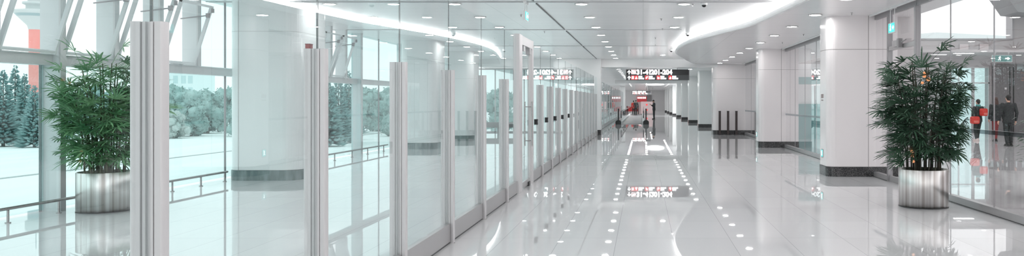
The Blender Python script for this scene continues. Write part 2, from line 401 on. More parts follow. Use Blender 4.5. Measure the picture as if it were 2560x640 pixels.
# ================================================================ left glass partition
Y0 = 3.585; DY = 1.825
posts = [Y0-2*DY, Y0-DY]+[Y0+DY*i for i in range(6)]
after = [17.15+DY*i for i in range(12)]
def lobe(s):
    """half of the post, from the glass outwards: groove, rib and rounded body"""
    P = [(0,.012),(.012*s,.012),(.012*s,.024),(.024*s,.026),(.024*s,.018),(.032*s,.018),(.032*s,.030)]
    for i in range(7):
        a = PI/2*(1-i/6); P.append(((.058+(.012 if s > 0 else .028)*math.cos(a))*s, .006+.026*math.sin(a)))
    Q = P+[(x,-y) for x,y in P[::-1]]
    return Q
def make_post():
    t = thing('partition_post', 'x', 'post', (XG,0,0))
    MB().prism(lobe(1), 0, 1.957).build('front_extrusion', M['post'], t)
    MB().prism(lobe(-1), 0, 1.957).build('rear_extrusion', M['post'], t)
    MB().box(-.031,-.0245,-.0165,.0165,.0,1.95).box(.0245,.031,-.0165,.0165,0,1.95).build('gasket', M['postgap'], t)
    MB().prism(rrect(-.075,.075,-.03,.03,.02), 0, .012).build('foot_plate', M['kerb'], t)
    return t
post0 = make_post()
for i, y in enumerate(posts+after):
    o = post0 if i == 0 else copy_tree(post0)
    o.location = (XG, y, 0); o['group'] = 'aluminium posts of the left glass partition'
    if i < 2: o['label'] = 'grey aluminium glass partition post, %s one out of view left of the camera' % ORD[i]
    elif i < 8: o['label'] = '%s waist-tall-and-more aluminium partition post counted from the left of the photo' % ORD[i-2].capitalize() if False else 'grooved aluminium partition post, %s from the left before the glass door' % ORD[i-2]
    else: o['label'] = 'slim aluminium partition post, %s beyond the glass door' % ORD[i-8]
allp = posts+[13.88]
def pane(x, y0, y1, z0, z1, m, name, label, cat, group, th=.012, kerb=None):
    t = thing(name, label, cat, (x, (y0+y1)/2, 0), 0, group)
    h = (y1-y0)/2
    MB().box(-th/2, th/2, -h+.004, h-.004, z0, z1).build('pane', m, t)
    if z1 > 2.7 and name == 'glass_panel': MB().box(-.0065,.0065,-h,-h+.0045,1.0,z1).build('joint', M['joint2'], t, 'dark glass joint line')
    if kerb:
        MB().box(-.03, .03, -h+.045, h-.045, .022, kerb).build('kerb', M['kerb'], t, 'brushed metal kerb')
        MB().box(-.022, .022, -h+.045, h-.045, 0, .022).build('kerb_shade_strip', M['black'], t, 'black strip standing in for the shadow under the kerb')  # solid black strip paints the shade under the kerb
    return t
gi = 0
for a, b_ in zip(allp[:-1], allp[1:]):
    pane(XG, a, b_, .20, 2.745, M['glass'], 'glass_panel', 'tall clear glass panel of the left partition, %s from the camera end' % ORD[gi], 'glass panel', 'glass panels of the left partition', kerb=.225); gi += 1
ap = [15.75]+after+[38.3]
for k, (a, b_) in enumerate(zip(ap[:-1], ap[1:])):
    pane(XG, a, b_, .20, 2.745, M['glass'], 'glass_panel', 'tall glass panel of the left partition, %s beyond the glass door' % ORD[k], 'glass panel', 'glass panels of the left partition', kerb=.225)
# full-height door frame with a glass leaf
df = thing('glass_door', 'tall aluminium-framed glass door with long pull handles in left glass wall', 'door', (XG, 14.85, 0))
MB().bevbox(-.06,.06,-.95,-.62,0,2.78,.02).build('jamb', M['post'], df)
MB().bevbox(-.05,.05,.72,.9,0,2.78,.02).build('jamb', M['post'], df)
MB().box(-.045,.045,-.62,.72,2.62,2.78).build('head', M['kerb'], df)
MB().box(-.03,.03,-.3,-.1,2.52,2.62).box(-.04,.04,.42,.6,2.5,2.62).build('closer', M['sfframe'], df, 'grey door closer at the frame head')
dl = df
MB().box(-.006,.006,-.56,.6,.12,2.5).build('leaf', M['glass'], dl)
MB().box(-.02,.02,-.6,-.55,.02,2.52).box(-.02,.02,.6,.66,.02,2.52).build('stile', M['post'], dl)
MB().box(-.02,.02,-.55,.6,.02,.13).build('bottom_rail', M['kerb'], dl)
for sx in (-1,1):
    h = MB().tube((sx*.07,.5,.75),(sx*.07,.5,1.6),.016); h.tube((0,.5,.85),(sx*.07,.5,.85),.009); h.tube((0,.5,1.5),(sx*.07,.5,1.5),.009)
    h.build('pull_handle', M['rail'], dl)
MB().box(-.045,.045,.3,.46,.0,.08).build('floor_lock', M['black'], dl, 'black lock box at the foot of the door')
# little black boxes on the posts past the door
for k in range(5):
    t = thing('access_box', 'small black control box on the glass wall, %s beyond the glass door' % ORD[k], 'control box', (XG+.028, 16.15+1.75*k, 1.19), 0, 'black control boxes along the glass wall')
    MB().bevbox(-.02,.05,-.05,.05,-.055,.055,.01).build('housing', M['black'], t)
    MB().box(.05,.053,-.025,.025,-.02,.025).build('button_plate', M['kerb'], t, 'pale button plate')
rb = thing('red_reflection_box', 'small dark red box standing for a red reflection on the second partition post', 'red box', (XG-.055, posts[3], 1.957))  # box put in for a red alarm's reflection in the glass
MB().bevbox(-.016,.016,-.025,.025,0,.028,.004).build('housing', mat('dull_red', (.36,.09,.09), .5), rb)
MB().bevbox(-.018,.018,-.027,.027,.028,.033,.004).build('cap', mat('dull_red_cap', (.22,.06,.06), .5), rb)

# ================================================================ outer glazing on the left
full = [4.5, 11.7, 24.15, 40.2]
ups = [4.5,5.7,6.9,8.1,9.3,10.5,11.7,12.9,14.1,15.3,16.7,18.3,19.4,20.6,21.8,22.9,24.15,26.4,28.6,30.2,31.8,34.4,36.2,38.2,40.2]
for i, y in enumerate(ups):
    z0 = 0 if y in full else 2.28
    t = thing('window_mullion', '%s pale mullion of the outer window wall from the left end' % ORD[min(i,25)], 'mullion', (XO, y, 0), 0, 'mullions of the outer window wall')
    if y in (16.7, 26.4): MB().tube((.02,0,0),(.02,0,ZC),.022).build('pipe', M['sfframe'], t)
    else:
        MB().box(-.05,.25,-.03,.05,z0,ZC).build('fin', M['framew'], t)
        MB().box(.235,.262,-.045,.065,z0,ZC).build('cover_strip', M['frame'], t)
tp = thing('drain_pipe', 'thin grey vertical pipe beside the full-height pale mullion', 'pipe', (XO-.02, 11.62, 0))
MB().tube((0,0,0),(0,0,2.13),.009).tube((-.0,.03,0),(0,.03,2.13),.009).build('tube', M['sfframe'], tp)
ts = thing('window_transom', 'long pale grey horizontal beam across the outer window wall', 'window beam', (XO, 22, 0))
MB().box(-.06,.14,-18,18.2,2.13,2.275).build('beam', M['frame'], ts)
MB().box(-.03,.17,-18,18.2,2.275,2.29).build('ledge', M['framew'], ts)
for k,y in enumerate((10.65,13.1,14.9,21.0)):
    MB().box(.0,.13,y-22-.1,y-22+.1,2.29,2.33).build('bracket', M['sfframe'], ts, 'small dark bracket')
low = [4.5, 8.1, 11.7, 16.7, 20.0, 24.15, 26.4, 31, 35.5, 40.2]
for k,(a,b_) in enumerate(zip(low[:-1], low[1:])):
    pane(XO, a, b_, .02, 2.13, M['outglass'], 'window_pane', 'large teal-tinted lower pane of the outer window, %s from the left' % ORD[k], 'window pane', 'lower panes of the outer window wall')
opens = {5.7,6.9,8.1,9.3,10.5,11.7,12.9,14.1,18.3,19.4,20.6,21.8}
sash0 = None; k1 = k2 = 0
for a, b_ in zip(ups[:-1], ups[1:]):
    if a in opens and b_-a < 1.4:
        w = b_-a-.17; yc = (a+b_)/2
        t = thing('hopper_window', 'inward-tilted upper window sash, %s from the left' % ORD[k1], 'window', (XO+.20, yc+.0, 2.30), 0, 'tilted upper window sashes'); k1 += 1
        ax, az = .36, 1.12     # lean into the hall
        def q(u, d): # point u along height, d along depth
            L = math.hypot(ax,az); return (u*ax/L + d*az/L, u*az/L - d*ax/L)
        def lean(y0, y1, u0, u1, d0, d1):
            P = [q(u0,d0), q(u1,d0), q(u1,d1), q(u0,d1)]
            return MB().prism(P, y0, y1, 'y')
        for yy in (-w/2, w/2-.035): lean(yy, yy+.035, 0, 1.17, -.03, .03).build('stile', M['framew'], t)
        fr_ = lean(-w/2, w/2, 0, .04, -.025, .025); fr2 = lean(-w/2, w/2, 1.13, 1.17, -.025, .025)
        fr_.v = fr_.v; fr_.add(fr2.v, fr2.f); fr_.build('rail', M['framew'], t)
        lean(-w/2+.035, w/2-.035, .04, 1.13, -.004, .004).build('pane', M['clearglass'], t)
        br_ = MB(); p = q(.98,-.0)
        br_.tube((p[0],w/2-.05,p[1]),(-.22,w/2-.05,p[1]-.06),.012); br_.box(p[0]-.03,p[0]+.03,w/2-.08,w/2-.03,p[1]-.04,p[1]+.04)
        p2 = q(1.10,.045); br_.box(p2[0]-.02,p2[0]+.02,w/2-.05,w/2-.01,p2[1]-.05,p2[1]+.03)
        br_.build('stay', M['sfframe'], t, 'dark metal stay')
    else:
        pane(XO, a, b_, 2.29, ZC, M['outglass'], 'window_pane', 'fixed upper pane of the outer window, %s from the left' % ORD[k2], 'window pane', 'fixed upper panes of the outer window wall'); k2 += 1
# low rail inside the outer glass
def low_rail(ya, yb, postsy, label):
    t = thing('kick_rail', label, 'rail', (-8.37, (ya+yb)/2, 0)); yc = (ya+yb)/2
    MB().tube((0,ya-yc,.19),(0,yb-yc,.19),.022).build('handrail', M['rail'], t)
    for y in postsy: MB().tube((0,y-yc,0),(0,y-yc,.175),.016).tube((0,y-yc,0),(0,y-yc,.012),.035).build('upright', M['rail'], t)
    return t
low_rail(7.5, 16.1, [8.7,9.62,10.54,11.46,12.38,13.3,14.22,15.14,16.0], 'low steel rail behind the left planter, left of the nearest rounded column')
low_rail(18.0, 26.2, [18.6,20.1,21.7,23.0,24.3,25.8], 'low steel rail seen between the two nearest rounded columns')
# glazed screen at the far end of the left hall
es = thing('glazed_screen', 'pale teal glazed screen closing the far end of the left hall', 'glass screen', (-5.5, 41.5, 0))
MB().box(-3.3,3.0,-.006,.006,.05,3.25).build('pane', M['tealglass'], es)
f_ = MB().box(-3.3,3.0,-.04,.04,3.25,3.32)
for x in (-3.3,-2.2,-.7,.8,2.0,2.95): f_.box(x,x+.05,-.035,.035,0,3.25)
f_.box(-3.3,3.0,-.035,.035,0,.06); f_.build('frame', M['frame'], es)
for k,(x,w) in enumerate(((-7.75,.9),(-6.75,.8))):
    t = thing('equipment_box', ['low dark grey box at the foot of the teal glazed screen, left one','low dark grey box at the foot of the teal glazed screen, right one'][k], 'box', (x,40.8,0))
    MB().bevbox(-w/2,w/2,-.2,.2,.28,.55,.02).build('housing', M['midgrey'], t)
    for sx in (-1,1): MB().box(sx*w/2*.8-.03,sx*w/2*.8+.03,-.15,.15,0,.28).build('leg', M['sfframe'], t)

# ================================================================ right shopfront
def shop_pane(a, b_, label, group):
    t = thing('shopfront_panel', label, 'glass panel', (XR, (a+b_)/2, 0), 0, group); h = (b_-a)/2
    MB().box(-.006,.006,-h+.005,h-.005,.1,3.335).build('pane', M['shopglass'], t)
    MB().box(-.05,.05,-h,h,.012,.11).build('kerb', M['kerb'], t, 'brushed metal kerb')
    MB().box(-.04,.04,-h,h,0,.012).build('kerb_shade_strip', M['black'], t)  # black strip in place of the shade below the shopfront kerb
    MB().box(-.03,.03,-h,h,3.335,ZS-.002).build('header', M['sfframe'], t, 'dark grey header rail')
    MB().box(-.009,.009,-h,-h+.009,.11,3.335).build('joint', M['sfframe'], t, 'dark silicone joint')
    MB().box(-.014,.014,-h,h,1.13,1.19).build('band', M['band'], t, 'translucent grey frosted band')
    return t
near = [1.7,3.3,4.9,6.5,8.1,9.7,11.3,12.9,14.41]
for k,(a,b_) in enumerate(zip(near[:-1], near[1:])):
    shop_pane(a, b_, 'clear shopfront glass panel right of the planter, %s from the camera' % ORD[k], 'near shopfront glass panels')
shop_pane(16.12, 17.04, 'narrow shopfront glass panel between the nearest right column and the door', 'near shopfront glass panels')
mid = [17.96,19.6,21.25,22.9,24.5,26.1,27.79]
for k,(a,b_) in enumerate(zip(mid[:-1], mid[1:])):
    shop_pane(a, b_, 'shopfront glass panel between the two nearest right columns, %s from the front' % ORD[k], 'middle shopfront glass panels')
farp = [28.72,30.7,32.7,34.7,36.7,38.78]
for k,(a,b_) in enumerate(zip(farp[:-1], farp[1:])):
    shop_pane(a, b_, 'shopfront glass panel behind the second right column, %s from the front' % ORD[k], 'far shopfront glass panels')
sd = thing('shop_door', 'glass shop door in dark grey frame beside the nearest right column', 'door', (XR, 15.3, 0))
MB().box(-.05,.05,-.87,-.79,0,3.335).build('frame_post', M['sfframe'], sd)
MB().box(-.05,.05,.75,.83,0,3.335).build('frame_post', M['sfframe'], sd)
MB().box(-.04,.04,-.79,.75,2.62,2.70).build('door_head', M['kerb'], sd)
MB().box(-.03,.03,-.87,.83,3.335,ZS-.002).build('header', M['sfframe'], sd)
MB().box(-.006,.006,-.79,.75,2.70,3.335).build('fanlight', M['shopglass'], sd)
MB().box(-.006,.006,-.77,.73,.06,2.61).build('leaf', M['shopglass'], sd)
MB().box(-.02,.02,-.78,.74,.012,.12).build('bottom_rail', M['kerb'], sd)
cb = MB().box(-.11,-.04,-.05,.30,2.66,2.78).build('closer', M['kerb'], sd, 'pale grey door closer box')
MB().tube((-.08,-.1,2.72),(-.1,-.5,2.75),.012).box(-.13,-.05,-.16,-.05,2.63,2.80).build('closer_arm', M['midgrey'], cb)
struct('trim_5', MB().box(4.80,4.835,-7,17.0,ZS-.03,ZS).box(4.80,4.835,18,27.7,ZS-.03,ZS).box(4.80,4.835,28.8,38.7,ZS-.03,ZS), M['white'])

# green exit light signs
def man(b, x, z, s, y):
    """running figure out of small prisms in the x,z plane at depth y"""
    def seg(p, q_, w):
        p = Vector(p); q_ = Vector(q_); d = (q_-p).normalized(); nn = Vector((-d.y,d.x))*w/2
        P = [p+nn, q_+nn, q_-nn, p-nn]; b.prism([(x+v.x*s, z+v.y*s) for v in P], y, y+.003, 'y')
    b.prism([(x+s*(.08+.09*math.cos(t)), z+s*(.42+.09*math.sin(t))) for t in [i*PI/4 for i in range(8)]], y, y+.003, 'y')
    seg((.02,.3),(-.06,.0),.15); seg((.02,.28),(.22,.14),.08); seg((.0,.28),(-.22,.2),.08); seg((-.05,.02),(.16,-.14),.1); seg((.16,-.14),(.1,-.4),.09); seg((-.06,.0),(-.14,-.24),.1); seg((-.14,-.24),(-.36,-.28),.09)
def exit_sign(loc, rz, w, h, label, hang=None, teal='signteal', lit='signtext'):
    t = thing('exit_sign', label, 'exit sign', loc, rz)
    MB().box(-w/2,w/2,-.02,.02,0,h).build('housing', M['white'], t)
    MB().box(-w/2+.015,w/2-.015,-.024,-.02,.015,h-.015).build('face', M[teal], t, 'teal green face')
    b = MB(); man(b, -w*.12, h*.5, h*.72, -.028)
    b.prism([(w*.15,h*.42),(w*.27,h*.42),(w*.27,h*.28),(w*.40,h*.5),(w*.27,h*.72),(w*.27,h*.58),(w*.15,h*.58)], -.028, -.025, 'y')
    b.build('pictogram', M[lit], t, 'white running figure and arrow')
    if hang:
        for sx in (-1,1):
            MB().tube((sx*w*.33,0,h),(sx*w*.33,0,hang-.03),.007).build('rod', M['white'], t)
            MB().box(sx*w*.33-.03,sx*w*.33+.03,-.03,.03,hang-.04,hang).build('mount', M['white'], t)
    return t
exit_sign((4.83,15.5,2.93), -PI/2, .40, .20, 'hanging green exit sign above the right shop door', hang=ZS-2.93-.0)
exit_sign((-2.42,16.5,3.27), PI/2, .42, .19, 'small hanging exit sign above the left glass partition', hang=ZC-3.27)
exit_sign((16.5,36.8,3.42), 0, .93, .32, 'dark green exit sign hung under canopy in the right hall', teal='signtealdk', hang=3.86-3.42)
def low_exit(loc, rz, label):
    t = thing('exit_label', label, 'exit sign', loc, rz)
    MB().bevbox(-.09,.09,0,.008,-.09,.09,.003).build('plate', M['sfframe'], t)
    MB().box(-.075,.075,-.003,0,-.075,.075).build('face', M['signteal'], t, 'glowing teal face')
    b = MB(); man(b, 0, 0, .13, -.006); b.build('pictogram', M['signtext'], t, 'white running figure')
low_exit((3.922,17.55,.47), -PI/2, 'small glowing green exit label low on the nearest right column')
low_exit((4.012,28.3,.45), -PI/2, 'small glowing green exit label low on the second right column')
low_exit((-6.966,27.65,.43), PI/2, 'small green exit label low on the second rounded left column')
low_exit((-6.956,33.45,.40), PI/2, 'small green exit label low on the farthest rounded left column')
nt = thing('notice_sticker', 'small grey notice sticker on side of the nearest right column', 'sticker', (3.926,17.55,1.72), -PI/2)
b = MB()
for k in range(5): b.box(-.1+k*.045,-.1+k*.045+.022,-.002,.002,-.045,.045)
for k in range(4): b.box(-.1+k*.055,-.1+k*.055+.035,-.002,.002,-.10,-.075)
b.build('print', mat('grey_print', (.45,.38,.38), .5), nt)

# three dark posts before the wide column
for k, x in enumerate((3.69,4.09,4.49)):
    t = thing('barrier_post', ['left','middle','right'][k]+' one of three dark posts standing before the wide white column', 'post', (x,38.55,0), 0, 'dark barrier posts')
    MB().bevbox(-.055,.055,-.03,.03,.02,1.12,.012).build('shaft', M['dark'], t)
    MB().bevbox(-.06,.06,-.035,.035,1.12,1.15,.012).build('cap', M['black'], t)
    MB().bevbox(-.1,.1,-.1,.1,0,.02,.02).build('foot', M['black'], t)

# ================================================================ lamps
def make_down():
    t = thing('downlight', 'x', 'ceiling light')
    n_ = 28
    MB().lathe([(.125,0),(.15,-.004),(.155,-.012),(.135,-.018),(.118,-.012)], n_, caps=False).build('rim', M['white'], t)
    MB().lathe([(.112,-.010),(.111,-.014)], n_).build('lens', M['lens'], t)
    return t
down0 = make_down(); first = [True]
def down(x, y, z, label, group):
    o = down0 if first[0] else copy_tree(down0); first[0] = False
    o.location = (x,y,z); o['label'] = label; o['group'] = group
ys = [37.8-2.62*i for i in range(16)][::-1]
def row(x, z, yl, where):
    for k, y in enumerate(yl): down(x, y, z, 'round downlight %s, %s from the near end' % (where, ORD[k]), 'downlights '+where)
row(-1.30, ZC, ys, 'in the ceiling row beside the left glass wall')
row(.86, ZC, [y for y in ys if y < 23]+[35.2], 'in the middle ceiling row of the hall')
row(-3.97, ZC, ys, 'in the first ceiling row behind the glass')
row(-6.60, ZC, [y for y in ys], 'in the second ceiling row behind the glass')
row(3.62, ZS, [y for y in ys if y > 3], 'in the lower right ceiling')
yf = [41.6+2.55*i for i in range(26)]+[109+4.4*i for i in range(0)]
row(.35, ZF, [74+3.2*i for i in range(18)], 'in the middle of the far corridor')
row(-1.43, ZF, yf, 'along the left of the far corridor')
row(2.75, ZF, yf, 'beside the colonnade of the far corridor')
row(-5.5, ZF, [43+4*i for i in range(8)], 'added for fill behind the far glass wall')  # extra lamps added to brighten the far corridor
row(1.2, ZF, [109+2.9*i for i in range(9)], 'added to brighten the end wall')  # extra lamps added to lighten the end wall
ov = thing('ceiling_lightbox', 'large bright oval light panel in the far corridor ceiling', 'ceiling light', (1.3, 88, ZF))
MB().prism([(1.0*math.cos(t),4.2*math.sin(t)) for t in [i*PI/16 for i in range(32)]], -.03, -.004).build('diffuser', M['strip'], ov)
MB().prism([(1.07*math.cos(t),4.3*math.sin(t)) for t in [i*PI/16 for i in range(32)]], -.02, 0).build('rim', M['white'], ov)
for k, (x, y, l_) in enumerate(((14.1,38.2,.7),(14.9,37.2,.9),(18.6,37.4,.8))):
    t = thing('linear_light', 'bright strip light under the right hall canopy, %s from left' % ORD[k], 'ceiling light', (x,y,3.86), 0, 'strip lights under the canopy')
    MB().box(-l_/2,l_/2,-.1,.1,-.03,-.004).build('diffuser', M['strip'], t); MB().box(-l_/2-.02,l_/2+.02,-.12,.12,-.02,0).build('housing', M['white'], t)
for k, x in enumerate((14.95,15.95,16.95)):
    t = thing('wall_panel', 'square pale panel below the high window, %s from the left' % ORD[k], 'wall panel', (x,39.78,4.18), 0, 'pale wall panels under the high window')
    MB().box(-.22,.22,-.02,0,0,.28).build('face', mat('pale_plaque', (.7,.64,.645), .5), t); MB().box(-.24,.24,-.012,.0,-.02,.3).build('frame', M['kerb'], t)
# ceiling cameras and sprinklers
for k,(x,y,z,lab) in enumerate(((1.27,16.7,ZC,'white dome camera on the main ceiling near the cove'),(1.12,31.8,ZC,'small dome camera beside the tip of the curved ceiling'),(1.35,24.2,ZC,'dome camera tucked beside the curved cove'))):
    t = thing('dome_camera', lab, 'camera', (x,y,z))
    MB().lathe([(.07,0),(.075,-.03),(.06,-.045)], 20).build('housing', M['white'], t)
    MB().lathe([(.05,-.045),(.045,-.07),(.025,-.088),(.004,-.093)], 16).build('dome', M['black'], t, 'black glass dome')
k = 0
for (x,y,z) in ((1.05,16.9,ZC),(.45,19.9,ZC),(.55,22.6,ZC),(.4,25.8,ZC),(.45,29,ZC),(-2.9,19.0,ZC),(-2.9,23.5,ZC),(4.3,19.4,ZS),(4.35,21.7,ZS),(4.3,17.0-.5,ZS),(4.3,24.7,ZS)):
    t = thing('sprinkler', 'tiny ceiling sprinkler head, %s of those %s' % (ORD[k] if z==ZC else ORD[k-7], 'on the main ceiling' if z==ZC else 'on the lower ceiling'), 'sprinkler', (x,y,z), 0, 'sprinkler heads'); k += 1
    MB().lathe([(.03,0),(.03,-.006),(.01,-.008),(.008,-.04)], 10).build('stem', M['kerb'], t); MB().lathe([(.018,-.04),(.018,-.044)], 10).build('deflector', M['sfframe'], t)

# ================================================================ overhead direction signs
def arrow(b, x, z, s, y):
    P = [(0,.5),(.42,.02),(.42,-.12),(.12,.12),(.12,-.5),(-.12,-.5),(-.12,.12),(-.42,-.12),(-.42,.02)]
    b.prism([(x+px*s, z+pz*s) for px,pz in P], y, y+.004, 'y')
def guide_sign(loc, sc, label, drop):
    """3.16 x 0.54 two-row sign, faces -y"""
    t = thing('direction_sign', label, 'direction sign', loc); t.scale = (sc,sc,sc)
    w = 3.17
    MB().box(0,w,0,.16,.265,.54).build('upper_box', M['signdark'], t, 'black upper light box')
    MB().box(0,w,0,.16,0,.26).build('lower_box', M['signgrey'], t, 'dark grey lower light box')
    MB().box(-.03,0,-.01,.17,-.01,.55).box(w,w+.03,-.01,.17,-.01,.55).build('end_cap', M['kerb'], t)
    b = MB(); arrow(b, .15, .405, .22, -.006); b.build('arrow', M['signtext'], t, 'white upward arrow')
    b = MB(); arrow(b, .15, .13, .2, -.006); b.build('arrow', M['signtext'], t, 'white upward arrow')
    MB().box(.25,.50,-.004,0,.29,.53).build('gate_icon', M['signpink'], t, 'pale pictogram square')
    MB().box(.25,.50,-.005,0,.285,.30).build('icon_underline', M['signtealdk'], t)
    MB().prism([(.27,.5),(.33,.51),(.42,.42),(.48,.43),(.48,.39),(.40,.37),(.30,.46)], -.008, -.004, 'y').build('plane_mark', M['signtext'], t)
    text_mb('31-41', .325, .52, -.002, .295, .004, .017).build('lettering', M['signtext'], t, 'lit white digits 31-41')
    text_mb('201-204', .325, 1.245, -.002, .295, .004, .017).build('lettering', M['signtext'], t, 'lit white digits 201-204')
    for x0, wd, kind in ((.25,.17,0),(.425,.17,1),(.95,.17,2),(1.54,.18,3),(2.14,.17,4)):
        q_ = MB().box(x0,x0+wd-.005,-.004,0,.03,.235).build('icon_field', M['signred'], t, 'red pictogram square')
        b = MB(); cx = x0+wd/2
        if kind == 0: b.box(cx-.05,cx-.015,-.008,-.004,.06,.2); b.box(cx+.015,cx+.05,-.008,-.004,.06,.2)
        elif kind == 1: b.prism([(cx,.2),(cx+.065,.06),(cx-.065,.06)], -.008, -.004, 'y')
        elif kind == 2: b.prism([(cx-.05,.07),(cx-.05,.13),(cx+.02,.2),(cx+.05,.2),(cx+.05,.14),(cx-.01,.07)], -.008, -.004, 'y')
        elif kind == 3: b.box(cx-.05,cx-.02,-.008,-.004,.06,.18); b.box(cx-.02,cx+.05,-.008,-.004,.06,.1); b.box(cx+.01,cx+.05,-.008,-.004,.12,.15)
        else: b.prism([(cx-.05,.06),(cx+.05,.06),(cx+.05,.12),(cx,.19),(cx-.02,.12),(cx-.05,.12)], -.008, -.004, 'y')
        b.build('icon', M['signtext'], q_, 'white icon')
    for x0, x1 in ((.62,.86),(1.14,1.40),(1.73,1.98),(2.33,2.58)):
        b = MB(); x = x0
        while x < x1-.05:
            b.box(x,x+.045,-.006,0,.13,.22); b.box(x+.02,x+.062,-.006,0,.165,.185); b.box(x+.002,x+.05,-.006,0,.10,.115); x += .07
        b.box(x0,x1+.04,-.006,0,.05,.118); b.build('small_lettering', M['signtext'], t, 'small white caption lines')
    for x in (.5, 2.6): MB().tube((x,.08,.54),(x,.08,.54+drop/sc),.015).build('hanger', M['kerb'], t)
    return t
guide_sign((-.86,40.4,2.68), 1, 'large black hanging direction sign reading 31-41 201-204', ZF-2.68-.54)
guide_sign((-1.25,88,2.40), .66, 'small distant direction sign hanging before the red shopfront', ZF-2.40-.36)

# ================================================================ far corridor
FX = -2.42
fy = [40.6+4.2*i for i in range(15)]
for k,(a,b_) in enumerate(zip(fy[:-1], fy[1:])):
    t = pane(FX, a, b_, .2, 2.75, M['tealglass'], 'glass_panel', 'pale teal glass panel of the far corridor wall, %s from the front' % ORD[k], 'glass panel', 'glass panels of the far corridor', kerb=.23)
    MB().box(-.04,.04,-2.1,-2.02,0,2.75).build('post', M['post'], t)
pi = thing('pier', 'white square pier at the end of the far teal glass wall', 'pier', (-2.6, 101, 0))
MB().bevbox(-.35,.35,-.4,.4,.2,ZF-.03,.05).build('shaft', M['cladw'], pi); MB().bevbox(-.36,.36,-.41,.41,0,.2,.05).build('base', M['granite'], pi)
# moving walkway
mw = thing('moving_walkway', 'moving walkway with grey belt and black handrails in the far corridor', 'moving walkway', (-.77, 56.8, 0))
L = 42
MB().box(-.70,.70,0,L,0,.035).build('belt', M['belt'], mw, 'grey ribbed belt')
MB().box(-.85,.85,-.35,0,0,.02).build('comb_plate', M['kerb'], mw)
for sx, nm in ((-1,'left'),(1,'right')):
    MB().box(*sorted((sx*.70,sx*.88)),0,L,0,.2).build('skirt', M['white'], mw)
    MB().box(*sorted((sx*.785,sx*.80)),.2,L-.2,.2,.86).build('balustrade', M['glass'], mw)
    hr = MB().path([(sx*.79,0,.45),(sx*.79,-.25,.5),(sx*.79,-.36,.68),(sx*.79,-.25,.88),(sx*.79,0,.93),(sx*.79,L,.93)], .035)
    hr.build('handrail', M['black'], mw)
    MB().box(sx*.88-.02,sx*.88+.02,-.05,L,.2,.24).build('skirt_edge', M['postgap'], mw)
for k, x in enumerate((-1.74,.2)):
    t = thing('queue_post', ['black queue post with square foot left of the walkway entrance','black queue post with square foot right of the walkway entrance'][k], 'queue post', (x,56.1,0))
    MB().tube((0,0,.2),(0,0,1.05),.05).build('pole', M['black'], t)
    MB().prism([(-.2,.0),(.2,.0),(.2,.2),(.1,.3),(-.1,.3),(-.2,.2)], -.15, .15, 'y').build('foot', M['black'], t)
    MB().lathe([(.06,1.05),(.06,1.09),(.03,1.11)], 16).build('cap', M['black'], t)
# poster stand, red barrier, red shopfront
ps = thing('poster_stand', 'wide pale pink display board with red spots left of the standing man', 'poster stand', (.45,101.5,0))
MB().box(-.75,.75,-.02,.02,.05,1.6).build('board', M['pinkw'], ps)
for z in (.55,1.2): MB().lathe([(.12,0),(.12,.004)],20).build('spot', M['signred'], ps).matrix_local = Matrix.Translation((0,-.021,z))@Matrix.Rotation(PI/2,4,'X')
MB().box(-.77,.77,-.15,.15,0,.05).build('foot', M['kerb'], ps)
rb2 = thing('red_barrier', 'low red barrier panel beyond the end of the walkway', 'barrier', (-1.35,102.2,0))
MB().box(-.75,.75,-.05,.05,.35,.95).build('panel', M['red'], rb2)
for sx in (-1,1): MB().box(sx*.72-.05,sx*.72+.05,-.2,.2,0,1.05).build('leg', M['black'], rb2)
rs = thing('red_shopfront', 'glowing red shopfront on the end wall of the far corridor', 'shop', (-.1,135.9,0))
MB().box(-.95,.7,-.12,0,1.55,2.5).build('fascia', M['redlit'], rs, 'lit red fascia')
b = MB()
for k in range(5): b.box(-.85+k*.3,-.85+k*.3+.2,-.14,-.12,2.1,2.38)
b.build('lettering', M['signtext'], rs, 'blurred white lettering')
MB().box(-.95,.7,-.06,0,0,1.55).build('glazing', M['pinkw'], rs)
MB().box(.7,1.5,-.1,0,0,2.7).build('side_panel', M['midgrey'], rs, 'plain grey side panel')

# shop interior things behind the right glass
tk = thing('display_kiosk', 'teal and grey kiosk behind the shopfront glass between right columns', 'kiosk', (7.0,34.5,0))
MB().box(-.7,.9,-.3,.3,0,1.5).build('counter', mat('teal_counter', (.12,.33,.33), .4), tk)
MB().box(-.5,.7,-.1,.1,1.5,2.1).build('screen', M['white'], tk); MB().box(-.8,1.0,-.35,.35,2.35,2.65).build('canopy', mat('teal_canopy', (.25,.45,.45), .4), tk)
for x in (-.75,.93): MB().box(x,x+.05,-.05,.05,0,2.4).build('upright', M['sfframe'], tk)
# glazed lobby door in right hall
gd = thing('lobby_door', 'pale teal glazed double door in the back wall of the right hall', 'door', (16.25,39.9,0))
fb = MB().box(-1.0,1.0,-.05,.05,3.27,3.35)
for x in (-1.0,-.55,.12,.95): fb.box(x,x+.05,-.05,.05,0,3.27)
fb.box(-1,1,-.05,.05,2.5,2.56); fb.build('frame', M['frame'], gd)
for x0,x1 in ((-.95,-.55),(-.5,.12),(.17,.95)): MB().box(x0,x1,-.006,.006,0,3.27).build('pane', M['outglass'], gd)
MB().box(.1,.24,-.09,-.04,0,3.27).build('pillar', M['kerb'], gd)
ld = thing('lift_door', 'wide grey panelled lift door with two dark vertical gaps', 'door', (18.6,39.78,0))
MB().box(-1.25,2.9,-.06,0,0,3.45).build('panel', mat('lift_grey', (.22,.215,.22), .35, .3), ld)
MB().box(-.42,-.37,-.07,-.058,0,3.3).box(-.24,-.19,-.07,-.058,0,3.3).build('gap', M['black'], ld)
MB().box(-.66,-.56,-.08,-.058,2.2,2.3).box(-.5,-.44,-.08,-.058,1.35,1.5).build('button', M['white'], ld)

